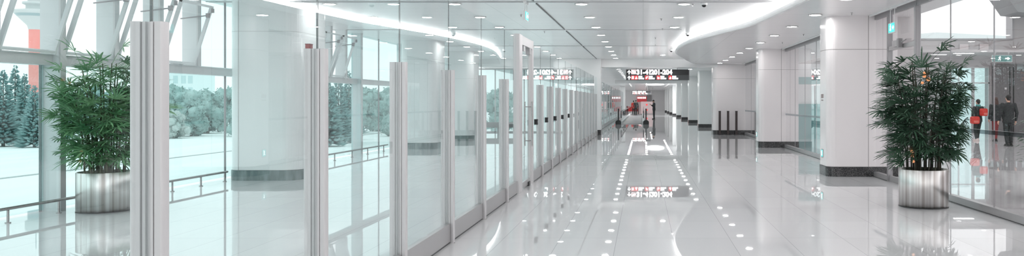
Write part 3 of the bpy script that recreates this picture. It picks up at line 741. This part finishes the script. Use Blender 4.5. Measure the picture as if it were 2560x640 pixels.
# ================================================================ planters with lady palms
def planter(loc, label):
    t = thing('steel_planter', label, 'planter', loc)
    R = .362; H = .575
    MB().lathe([(R-.02,.012),(R,.014),(R,H-.004),(R-.004,H),(R-.014,H),(R-.016,H-.05),(.02,H-.055)], 72, caps=False).build('drum', M['steel'], t)
    MB().lathe([(R+.003,0),(R+.003,.012),(R-.02,.016)], 72).build('foot_ring', M['black'], t, 'black foot ring')
    MB().lathe([(R-.018,H-.06),(R-.018,H-.05),(.05,H-.04)], 40).build('soil', M['soil'], t)
    return t
def palm(loc, label, seed, leafm, canem, Hmax, spread, nfan=150, lo=-9, hi=9):
    rnd = random.Random(seed)
    t = thing('lady_palm', label, 'potted palm', loc)
    fol = MB(); canes = []
    def leaflet(o, d, up, L, w, droop):
        d = d.normalized(); side = d.cross(up).normalized(); nrm = side.cross(d).normalized()
        K = 5; vs = []
        for i in range(K+1):
            u = i/K; c = o+d*(L*u)-Vector((0,0,1))*(droop*L*u*u)
            ww = w*(.35+1.5*u)*(1 if u < .45 else 1)*(min(1,(1-u)*2.6)+.10); ww = min(ww, w)
            if i == 0: ww = w*.25
            if i == K: ww = w*.22
            vs += [c-side*ww/2+nrm*ww*.18, c, c+side*ww/2+nrm*ww*.18]
        fs = []
        for i in range(K):
            for j in (0,1): fs.append((i*3+j, i*3+j+1, (i+1)*3+j+1, (i+1)*3+j))
        fol.add(vs, fs, True)
    def fan(base, az, el, pl, size):
        d = Vector((math.cos(az)*math.cos(el), math.sin(az)*math.cos(el), math.sin(el)))
        tip = base+d*pl+Vector((0,0,-.06*pl))
        fol.path([base, base+d*pl*.5+Vector((0,0,.01)), tip], [.0045,.0035,.003], 4)
        el2 = el-rnd.uniform(.1,.6)
        f = Vector((math.cos(az)*math.cos(el2), math.sin(az)*math.cos(el2), math.sin(el2)))
        side = f.cross(Vector((0,0,1))).normalized(); up = side.cross(f).normalized()
        roll = rnd.uniform(-.6,.6); side, up = side*math.cos(roll)+up*math.sin(roll), up*math.cos(roll)-side*math.sin(roll)
        nl = rnd.randint(7,10)
        for i in range(nl):
            a = (i/(nl-1)-.5)*rnd.uniform(2.3,2.9)
            dd = f*math.cos(a)+side*math.sin(a)+up*.12
            leaflet(tip, dd, up, size*rnd.uniform(.8,1.1)*(1-.18*abs(a)), .023*rnd.uniform(.8,1.2), rnd.uniform(.0,.34))
    nc = 24; tops = []
    for i in range(nc):
        a = 2*PI*i*.381966*1.0+rnd.uniform(-.2,.2); r0 = .27*math.sqrt((i+.5)/nc)
        h = Hmax*(rnd.uniform(.66,1.0) if i > 5 else rnd.uniform(.93,1.0))*(1-.25*(r0/.27)**2*rnd.random())
        lean = .25+.75*r0/.27
        r1 = r0+spread*.33*lean*rnd.uniform(.4,1)
        P = [Vector((r0*math.cos(a)*(1-u)+r1*math.cos(a+.1)*u*u+r0*math.cos(a)*u*(1-u), r0*math.sin(a)*(1-u)+r1*math.sin(a+.1)*u*u+r0*math.sin(a)*u*(1-u), .52+(h-.52)*u)) for u in (0,.25,.5,.75,1)]
        canes.append(P); tops.append(P)
        MB().path(P, [.013,.012,.011,.010,.007], 7).build('cane', canem, t)
    for i in range(nfan):
        P = tops[i%nc]; u = 1-.80*((i//nc)/(nfan/nc))**1.25-rnd.uniform(0,.10) if i >= nc else rnd.uniform(.93,1)
        u = max(.12, min(1,u)); s = u*4; k = min(3,int(s)); base = P[k].lerp(P[k+1], s-k)
        az = math.atan2(base.y, base.x)+rnd.gauss(0,.9)
        el = rnd.uniform(.1,.75)+(.45 if i < nc else 0)-(.25 if u < .4 else 0)
        fan(base, az, el, rnd.uniform(.06,.36)*spread/.7*(1.0 if u > .3 else .8), rnd.uniform(.22,.36))
    def squeeze(v):
        x, y, z = v
        if x > hi*.7: x = hi*.7+(hi*.3)*(1-math.exp(-(x-hi*.7)/(hi*.3)))
        if x < lo*.7: x = lo*.7+(lo*.3)*(1-math.exp(-(lo*.7-x)/(-lo*.3)))
        return (x, y, z)
    fol.v = [squeeze(v) for v in fol.v]
    fol.build('foliage', leafm, t, 'dense narrow fingered fronds')
    return t
planter((4.28,12.22,0), 'brushed steel drum planter on the right of the corridor floor')
palm((4.28,12.22,0), 'dark green lady palm growing from the right steel planter', 7, M['leafdk'], M['canedk'], 2.28, .74, 400, hi=.64)
planter((-7.90,11.75,0), 'brushed steel drum planter behind the left glass wall')
palm((-7.90,11.75,0), 'brighter green lady palm growing from the left steel planter', 21, M['leaf'], M['cane'], 2.22, .74, 440, lo=-.56)
# ornaments put in for the warm orange spots in the palm, glow added
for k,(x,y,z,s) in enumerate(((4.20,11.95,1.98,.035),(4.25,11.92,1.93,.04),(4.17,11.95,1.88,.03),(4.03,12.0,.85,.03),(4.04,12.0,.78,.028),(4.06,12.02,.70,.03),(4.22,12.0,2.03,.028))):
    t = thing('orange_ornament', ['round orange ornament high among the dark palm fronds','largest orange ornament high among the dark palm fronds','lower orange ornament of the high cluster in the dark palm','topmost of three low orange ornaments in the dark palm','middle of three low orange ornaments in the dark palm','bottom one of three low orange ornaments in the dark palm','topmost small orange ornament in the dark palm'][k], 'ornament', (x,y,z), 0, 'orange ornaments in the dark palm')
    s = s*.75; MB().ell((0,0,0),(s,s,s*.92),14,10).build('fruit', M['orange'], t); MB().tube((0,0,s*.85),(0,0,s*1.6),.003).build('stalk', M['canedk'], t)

# leafy shrub at the right edge beyond the glass
def shrub(loc, label, seed):
    rnd = random.Random(seed); t = thing('potted_shrub', label, 'potted plant', loc)
    MB().lathe([(.22,0),(.28,.4),(.27,.42),(.24,.38),(.02,.37)], 32).build('pot', M['midgrey'], t)
    MB().path([(0,0,.36),(.03,0,.7),(0,.02,1.1)], [.03,.025,.015]).build('stem', M['canedk'], t)
    b = MB()
    for i in range(230):
        a = rnd.uniform(0,2*PI); r = rnd.uniform(.08,.42); z = rnd.uniform(.6,1.35); c = Vector((r*math.cos(a), r*math.sin(a), z))
        d = Vector((math.cos(a), math.sin(a), rnd.uniform(-.9,.3))).normalized(); s_ = d.cross(Vector((0,0,1))).normalized(); L_ = rnd.uniform(.08,.14); w = L_*.32
        b.add([c, c+d*L_*.4-s_*w, c+d*L_, c+d*L_*.4+s_*w, c+d*L_*.4+Vector((0,0,.01))], [(0,1,4),(1,2,4),(2,3,4),(3,0,4)], True)
    b.build('foliage', M['leafdk'], t)
shrub((6.62,13.2,0), 'dark leafy potted shrub at the right edge behind the glass', 5)

# ================================================================ people
def remesh(mb, voxel, name, m, parent, label=None, smooth=2):
    o = mb.build(name, m)
    md = o.modifiers.new('r', 'REMESH'); md.mode = 'VOXEL'; md.voxel_size = voxel; md.use_smooth_shade = True
    if smooth:
        sm = o.modifiers.new('s', 'SMOOTH'); sm.iterations = smooth; sm.factor = .5
    dg = bpy.context.evaluated_depsgraph_get(); me = bpy.data.meshes.new_from_object(o.evaluated_get(dg)); me.name = name
    me.materials.clear(); me.materials.append(m)
    for p in me.polygons: p.use_smooth = True
    o.modifiers.clear(); o.data = me; o.parent = parent
    if label: o['label'] = label
    return o
def limb(b, pts, rs, n=12):
    for i in range(len(pts)-1):
        b.tube(pts[i], pts[i+1], rs[i], rs[i+1], n)
    for p, r in zip(pts, rs): b.ell(p, (r,r,r), n, 8)
def torso(b, prof, n=20):
    """prof: (z, cx, cy, rx, ry)"""
    vs = []; fs = []
    for z,cx,cy,rx,ry in prof: vs += [(cx+rx*math.cos(2*PI*k/n), cy+ry*math.sin(2*PI*k/n), z) for k in range(n)]
    for i in range(len(prof)-1): fs += [(i*n+k, i*n+(k+1)%n, (i+1)*n+(k+1)%n, (i+1)*n+k) for k in range(n)]
    b.add(vs, fs, True); b.add(vs, [list(range(n))[::-1], list(range(len(vs)-n,len(vs)))])
def person(label, loc, rz, H=1.75, pose=None, top='suit', legs='suit', shoes='shoe', hair='hairblack', longhair=False, coat=False, vox=.012, wide=1.):
    """figure faces +y in its own frame"""
    p = dict(la=((-.20,0,1.42),(-.255,-.04,1.13),(-.25,.05,.88)), ra=((.20,0,1.42),(.255,-.04,1.13),(.25,.05,.88)),
             ll=((-.09,0,.92),(-.10,.06,.50),(-.10,-.02,.09)), rl=((.09,0,.92),(.10,.10,.50),(.10,.16,.09)), nod=0., lean=0.)
    p.update(pose or {})
    t = thing('person', label, 'person', loc, rz); k = H/1.75; t.scale = (k,k,k)
    hw = wide
    hy = .02+.06*p['nod']; hz = 1.63-.02*p['nod']
    Rn = Matrix.Rotation(-p['nod'], 3, 'X')
    b = MB()
    b.ell((0,hy,hz),(.076,.095,.115),16,12,Rn); b.ell(Vector((0,hy,hz))+Rn@Vector((0,.035,-.055)),(.052,.06,.055),12,8,Rn)
    b.ell(Vector((0,hy,hz))+Rn@Vector((0,.098,-.01)),(.013,.02,.022),8,6,Rn)
    b.ell(Vector((0,hy,hz))+Rn@Vector((0,.088,-.055)),(.024,.012,.010),8,6,Rn)
    for sx in (-1,1): b.ell(Vector((0,hy,hz))+Rn@Vector((sx*.078,-.005,-.005)),(.012,.022,.033),8,6,Rn)
    limb(b, [(0,-.01,1.42),(0,hy-.015,1.56)], [.058,.054])
    torso(b, [(.90,0,0,.15*hw,.10),(1.05,0,0,.13*hw,.09),(1.25,0,0,.15*hw,.105),(1.38,0,-.01,.16*hw,.10),(1.46,0,-.01,.09,.07)])
    for key in ('la','ra'):
        a = [Vector(v) for v in p[key]]; limb(b, a, [.048,.038,.028])
        d = (a[2]-a[1]).normalized(); sgn = -1 if key == 'la' else 1
        fw = Vector((0,1,0)) if abs(d.y) < .8 else Vector((0,0,1))
        fw = (fw-d*fw.dot(d)).normalized(); nrm = d.cross(fw).normalized()
        pc_ = a[2]+d*.055; b.tube(a[2], a[2]+d*.09, .024, .030, 10); b.ell(pc_, (.03,.03,.03), 10, 6)
        b.ell(a[2]+d*.09,(.032,.032,.022),10,6)
        cur = sgn*-.35
        for q_, off in enumerate((-.030,-.010,.010,.030)):
            r0 = a[2]+d*.09+fw*off; L_ = (.060,.072,.068,.052)[q_]
            m1 = r0+d*L_*.5+nrm*cur*.01; m2 = r0+d*L_*.9+nrm*cur*.06; limb(b, [r0,m1,m2], [.0095,.009,.008], 7)
        r0 = a[2]+d*.03+fw*.026; limb(b, [r0, r0+d*.035+fw*.022, r0+d*.065+fw*.024], [.011,.010,.009], 7)
    for key in ('ll','rl'):
        a = [Vector(v) for v in p[key]]; limb(b, a, [.080,.055,.040])
        limb(b, [a[2]+Vector((0,0,-.04)), a[2]+Vector((0,.12,-.06))], [.035,.028])
    remesh(b, .0085, 'body', M['skin'], t, smooth=1)
    # trousers
    b = MB(); torso(b, [(.84,0,0,.165*hw,.115),(.95,0,0,.16*hw,.112),(1.04,0,0,.145*hw,.105)])
    for key in ('ll','rl'):
        a = [Vector(v) for v in p[key]]; limb(b, [a[0],a[1],a[2]+Vector((0,0,.03))], [.100,.075,.062])
    remesh(b, vox, 'trousers', M[legs], t)
    # jacket
    hem = .62 if coat else .80
    b = MB(); prof = [(hem,0,0,.185*hw,.14),(.95,0,0,.175*hw,.135),(1.10,0,0,.155*hw,.12),(1.26,0,0,.172*hw,.130),(1.38,0,-.01,.185*hw,.122),(1.45,0,-.012,.12,.09),(1.49,0,-.01,.068,.062)]
    torso(b, prof)
    for key in ('la','ra'):
        a = [Vector(v) for v in p[key]]; b.ell(a[0]*.94+Vector((0,0,.075)),(.075,.07,.062)); limb(b, [a[0]+Vector((0,0,-.01)),a[1],a[2]+(a[1]-a[2])*.06], [.070,.058,.044])
    remesh(b, vox, 'jacket', M[top], t)
    # hair
    b = MB(); c = Vector((0,hy,hz)); b.ell(c+Rn@Vector((0,-.018,.028)),(.086,.098,.100),16,12,Rn)
    if longhair: torso(b, [(hz-.26,0,hy-.085,.07,.03),(hz-.15,0,hy-.07,.088,.05),(hz-.02,0,hy-.045,.088,.065)]); 
    else: b.ell(c+Rn@Vector((0,-.05,-.02)),(.07,.055,.07),12,8,Rn)
    remesh(b, .010, 'hair', M[hair], t)
    for key in ('ll','rl'):
        a = Vector(p[key][2]); b = MB(); z0 = a.z-.09
        b.ell((a.x,a.y+.05,z0+.045),(.048,.135,.045)); b.ell((a.x,a.y-.03,z0+.06),(.045,.06,.06)); b.box(a.x-.043,a.x+.043,a.y-.08,a.y+.17,z0,z0+.025)
        remesh(b, .010, 'shoe', M[shoes], t)
    for sx in (-1,1):
        MB().ell(c+Rn@Vector((sx*.032,.086,.012)),(.012,.008,.007),8,6,Rn).build('eye', M['hairblack'], t)
    return t
person('man in dark suit seen from behind, walking at far right behind the glass', (13.1,28.7,0), .05, 1.85,
       dict(la=((-.21,0,1.42),(-.27,-.02,1.13),(-.30,.06,.88)), ra=((.21,0,1.42),(.27,-.05,1.13),(.27,.02,.87)), rl=((.09,0,.92),(.10,.05,.50),(.10,.02,.09)), ll=((-.09,0,.92),(-.10,-.02,.50),(-.11,-.14,.10))), hair='hairblack', wide=1.12)
person('woman with brown hair, black jacket and maroon trousers seen from behind', (14.28,32.4,0), .1, 1.78,
       dict(ra=((.20,0,1.42),(.28,-.03,1.15),(.30,.0,.90)), rl=((.07,0,.92),(.06,.08,.50),(.05,.10,.09)), ll=((-.07,0,.92),(-.06,-.0,.50),(-.05,-.08,.09))), top='jacket', legs='maroon', hair='hairbrown', longhair=True, wide=1.15)
p3 = person('person in black with teal scarf carrying red bags behind the glass', (13.65,32.6,0), .3, 1.70,
       dict(ra=((.20,0,1.40),(.30,-.02,1.18),(.20,.16,1.08)), la=((-.20,0,1.40),(-.30,-.04,1.15),(-.28,.02,.90))), top='jacket', legs='suit', shoes='shoew')
b = MB(); torso(b, [(1.40,0,-.01,.10,.09),(1.47,0,-.01,.11,.10),(1.53,0,-.0,.085,.08)]); remesh(b, .012, 'scarf', M['tealcloth'], p3)
def bag(loc, rz, w, h, d, label):
    t = thing('red_bag', label, 'bag', loc, rz)
    b = MB(); b.prism(rrect(-w/2,w/2,0,h,.07,5), -d/2, d/2, 'y'); o = b.build('sack', M['redbag'], t); md = o.modifiers.new('bev','BEVEL'); md.width = .055; md.segments = 3
    MB().prism(rrect(-w*.32,w*.32,.04,h*.45,.03,4), -d/2-.035, -d/2+.01, 'y').build('pocket', mat('pale_red_pocket', (.68,.16,.13), .6), t)
    MB().path([(-w*.25,0,h-.02),(-w*.2,0,h+.07),(w*.2,0,h+.07),(w*.25,0,h-.02)], .012).build('handle', M['black'], t)
bag((13.78,32.38,1.02), .4, .28, .30, .16, 'red backpack worn high on the person with teal scarf')
bag((13.44,32.42,.70), .1, .32, .30, .18, 'lower red shoulder bag beside the red backpack')
# man with phone in the corridor
pm = person('man in dark suit standing in the corridor looking down at phone', (.98,72.7,0), PI/2+.15, 1.77,
       dict(la=((-.20,0,1.42),(-.24,.06,1.16),(-.10,.24,1.27)), ra=((.20,0,1.42),(.24,.06,1.16),(.10,.24,1.27)), ll=((-.09,0,.92),(-.10,.01,.50),(-.10,0,.09)), rl=((.09,0,.92),(.10,.01,.50),(.10,-.02,.09)), nod=.55), vox=.014)
ph = thing('phone', 'small dark phone held before the face of the standing man', 'phone', (.98-.36,72.66,1.35), PI/2+.15)
MB().bevbox(-.035,.035,-.005,.005,-.07,.07,.008).build('case', M['black'], ph); MB().box(-.03,.03,-.007,-.005,-.06,.06).build('screen', M['white'], ph)
person('person in black jacket standing on the far moving walkway', (-.85,93,.035), .2, 1.75, dict(), top='jacket', vox=.016)
pr = person('distant person in red top ahead on the moving walkway', (-1.15,96,.035), -.1, 1.70, dict(), top='redbag', legs='suit', vox=.016)

# ================================================================ outside
def conifer(x, y, h, seed, label):
    rnd = random.Random(seed); t = thing('conifer_tree', label, 'tree', (x,y,-4), 0, 'conifers beyond the apron')
    MB().tube((0,0,0),(0,0,h*.92),h*.02,h*.005,8).build('trunk', M['trunk'], t)
    b = MB()
    for i in range(520):
        u = rnd.random()**1.25; z = h*(.05+.92*u); R = (h-z)*.27+.18; a = rnd.uniform(0,2*PI)
        r0 = R*rnd.uniform(0,.35); r1 = R*rnd.uniform(.65,1.18); c, s_ = math.cos(a), math.sin(a); w = (r1-r0)*rnd.uniform(.10,.2)
        dz = rnd.uniform(-.22,.04)*r1; rm = (r0+r1)*.55
        b.add([(r0*c,r0*s_,z), (rm*c-w*s_,rm*s_+w*c,z+dz*.5-.06), (r1*c,r1*s_,z+dz+.12*r1), (rm*c+w*s_,rm*s_-w*c,z+dz*.5-.06), (rm*c,rm*s_,z+dz*.4+.10), (rm*c,rm*s_,z+dz*.6-.16)],
              [(0,1,4),(1,2,4),(2,3,4),(3,0,4),(1,0,5),(2,1,5),(3,2,5),(0,3,5)], True)
    b.build('foliage', M['conifer'], t); return t
def roundtree(x, y, h, seed, label, m='tree', w=None):
    rnd = random.Random(seed); t = thing('broadleaf_tree', label, 'tree', (x,y,-4), 0, 'broadleaf trees beyond the apron'); w = w or h*.5
    MB().tube((0,0,0),(0,0,h*.5),h*.03,h*.02,8).build('trunk', M['trunk'], t)
    bm = bmesh.new()
    for i in range(44):
        a = rnd.uniform(0,2*PI); z = h*rnd.uniform(.10,.86); r = w*math.sqrt(rnd.random())*.8*(1-.35*(z/h)**2); s_ = h*rnd.uniform(.08,.14)
        bmesh.ops.create_icosphere(bm, subdivisions=3, radius=s_, matrix=Matrix.Translation((r*math.cos(a), r*math.sin(a), z)))
    for v in bm.verts:
        nv = mnoise.noise_vector(v.co*1.7)*h*.035+mnoise.noise_vector(v.co*6)*h*.03
        v.co += nv
    me = bpy.data.meshes.new('foliage'); bm.to_mesh(me); bm.free()
    vs = [tuple(v.co) for v in me.vertices]; fs = [list(p_.vertices) for p_ in me.polygons]
    for i in range(4500):
        c = Vector(rnd.choice(vs[:len(me.vertices)])); k_ = h*rnd.uniform(.014,.030)
        d1 = Vector((rnd.gauss(0,1),rnd.gauss(0,1),rnd.gauss(0,1))).normalized(); d2 = d1.cross(Vector((rnd.gauss(0,1),rnd.gauss(0,1),rnd.gauss(0,1)))).normalized()
        c += Vector((rnd.gauss(0,1),rnd.gauss(0,1),rnd.gauss(0,1)))*h*.022; o_ = len(vs)
        vs += [tuple(c-d1*k_), tuple(c+d2*k_*.6), tuple(c+d1*k_), tuple(c-d2*k_*.6)]; fs.append([o_,o_+1,o_+2,o_+3])
    me = bpy.data.meshes.new('foliage'); me.from_pydata(vs, [], fs); me.polygons.foreach_set('use_smooth', [True]*len(fs)); me.update(); me.materials.append(M[m])
    o = bpy.data.objects.new('foliage', me); COL.objects.link(o); o.parent = t
    return t
def PX(px, Y): return (px-1608)/2000*Y
cl_ = [(-25,108,11),(8,100,9.8),(38,116,11.2),(62,107,9.6),(86,98,7.8),(104,124,8.6),(140,114,7.5),(822,100,9),(846,108,9.6),(872,117,10.4)]
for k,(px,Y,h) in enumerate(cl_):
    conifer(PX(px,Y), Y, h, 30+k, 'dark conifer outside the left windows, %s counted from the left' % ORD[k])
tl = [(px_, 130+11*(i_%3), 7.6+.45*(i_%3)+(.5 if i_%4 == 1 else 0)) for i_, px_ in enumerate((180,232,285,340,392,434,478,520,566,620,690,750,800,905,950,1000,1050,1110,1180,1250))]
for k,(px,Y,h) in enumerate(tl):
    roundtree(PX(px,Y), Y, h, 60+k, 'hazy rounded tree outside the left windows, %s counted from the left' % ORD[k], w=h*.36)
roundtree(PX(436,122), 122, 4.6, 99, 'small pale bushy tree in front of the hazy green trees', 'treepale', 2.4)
kb = MB().box(-.15,.15,-150,150,0,.07).build('apron_kerb', mat('apron_kerb_grey', (.45,.47,.47), .7), loc=(-46.5,190,-4)); tag(kb, 'thin grey kerb line crossing the white apron outside', 'kerb')
# control tower
tw = thing('control_tower', 'airport control tower with red shaft and flared pale head', 'tower', (-303.6,400,-4))
MB().lathe([(3.0,0),(3.0,41.5)], 32).build('shaft', M['towerred'], tw, 'red shaft')
MB().lathe([(3.1,41.5),(3.6,43.5),(6.6,46.8),(9.6,50.2),(9.6,50.9),(5.2,51.6)], 32).build('head', M['towergrey'], tw, 'flared pale head')
MB().lathe([(7.62,47.9),(8.75,49.2)], 32, caps=False).build('window_band', M['towerdk'], tw)
MB().lathe([(4.2,51.6),(4.2,53.6),(5.6,54.2),(5.6,55.2),(3.4,55.6),(3.4,61),(4.5,62),(4.5,66),(2,68)], 32).build('cab', M['towergrey'], tw)
MB().lathe([(3.45,56.2),(3.45,60.5)], 32, caps=False).build('glazing', M['towerdk'], tw)
MB().tube((0,0,67),(0,0,76),.2).build('mast', M['towerdk'], tw)
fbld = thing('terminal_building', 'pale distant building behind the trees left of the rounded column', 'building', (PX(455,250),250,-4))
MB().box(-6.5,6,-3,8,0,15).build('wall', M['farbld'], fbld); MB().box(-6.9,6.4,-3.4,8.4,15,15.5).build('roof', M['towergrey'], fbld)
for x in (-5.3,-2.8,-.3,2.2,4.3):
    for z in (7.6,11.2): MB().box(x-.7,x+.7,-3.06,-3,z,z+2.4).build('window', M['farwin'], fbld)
# hill and roof beyond the high window of the right hall
hb = MB(); P = [(60+i*8, 33.2+.9*math.sin(i*.9)+.6*math.sin(i*2.3)-i*.10) for i in range(32)]
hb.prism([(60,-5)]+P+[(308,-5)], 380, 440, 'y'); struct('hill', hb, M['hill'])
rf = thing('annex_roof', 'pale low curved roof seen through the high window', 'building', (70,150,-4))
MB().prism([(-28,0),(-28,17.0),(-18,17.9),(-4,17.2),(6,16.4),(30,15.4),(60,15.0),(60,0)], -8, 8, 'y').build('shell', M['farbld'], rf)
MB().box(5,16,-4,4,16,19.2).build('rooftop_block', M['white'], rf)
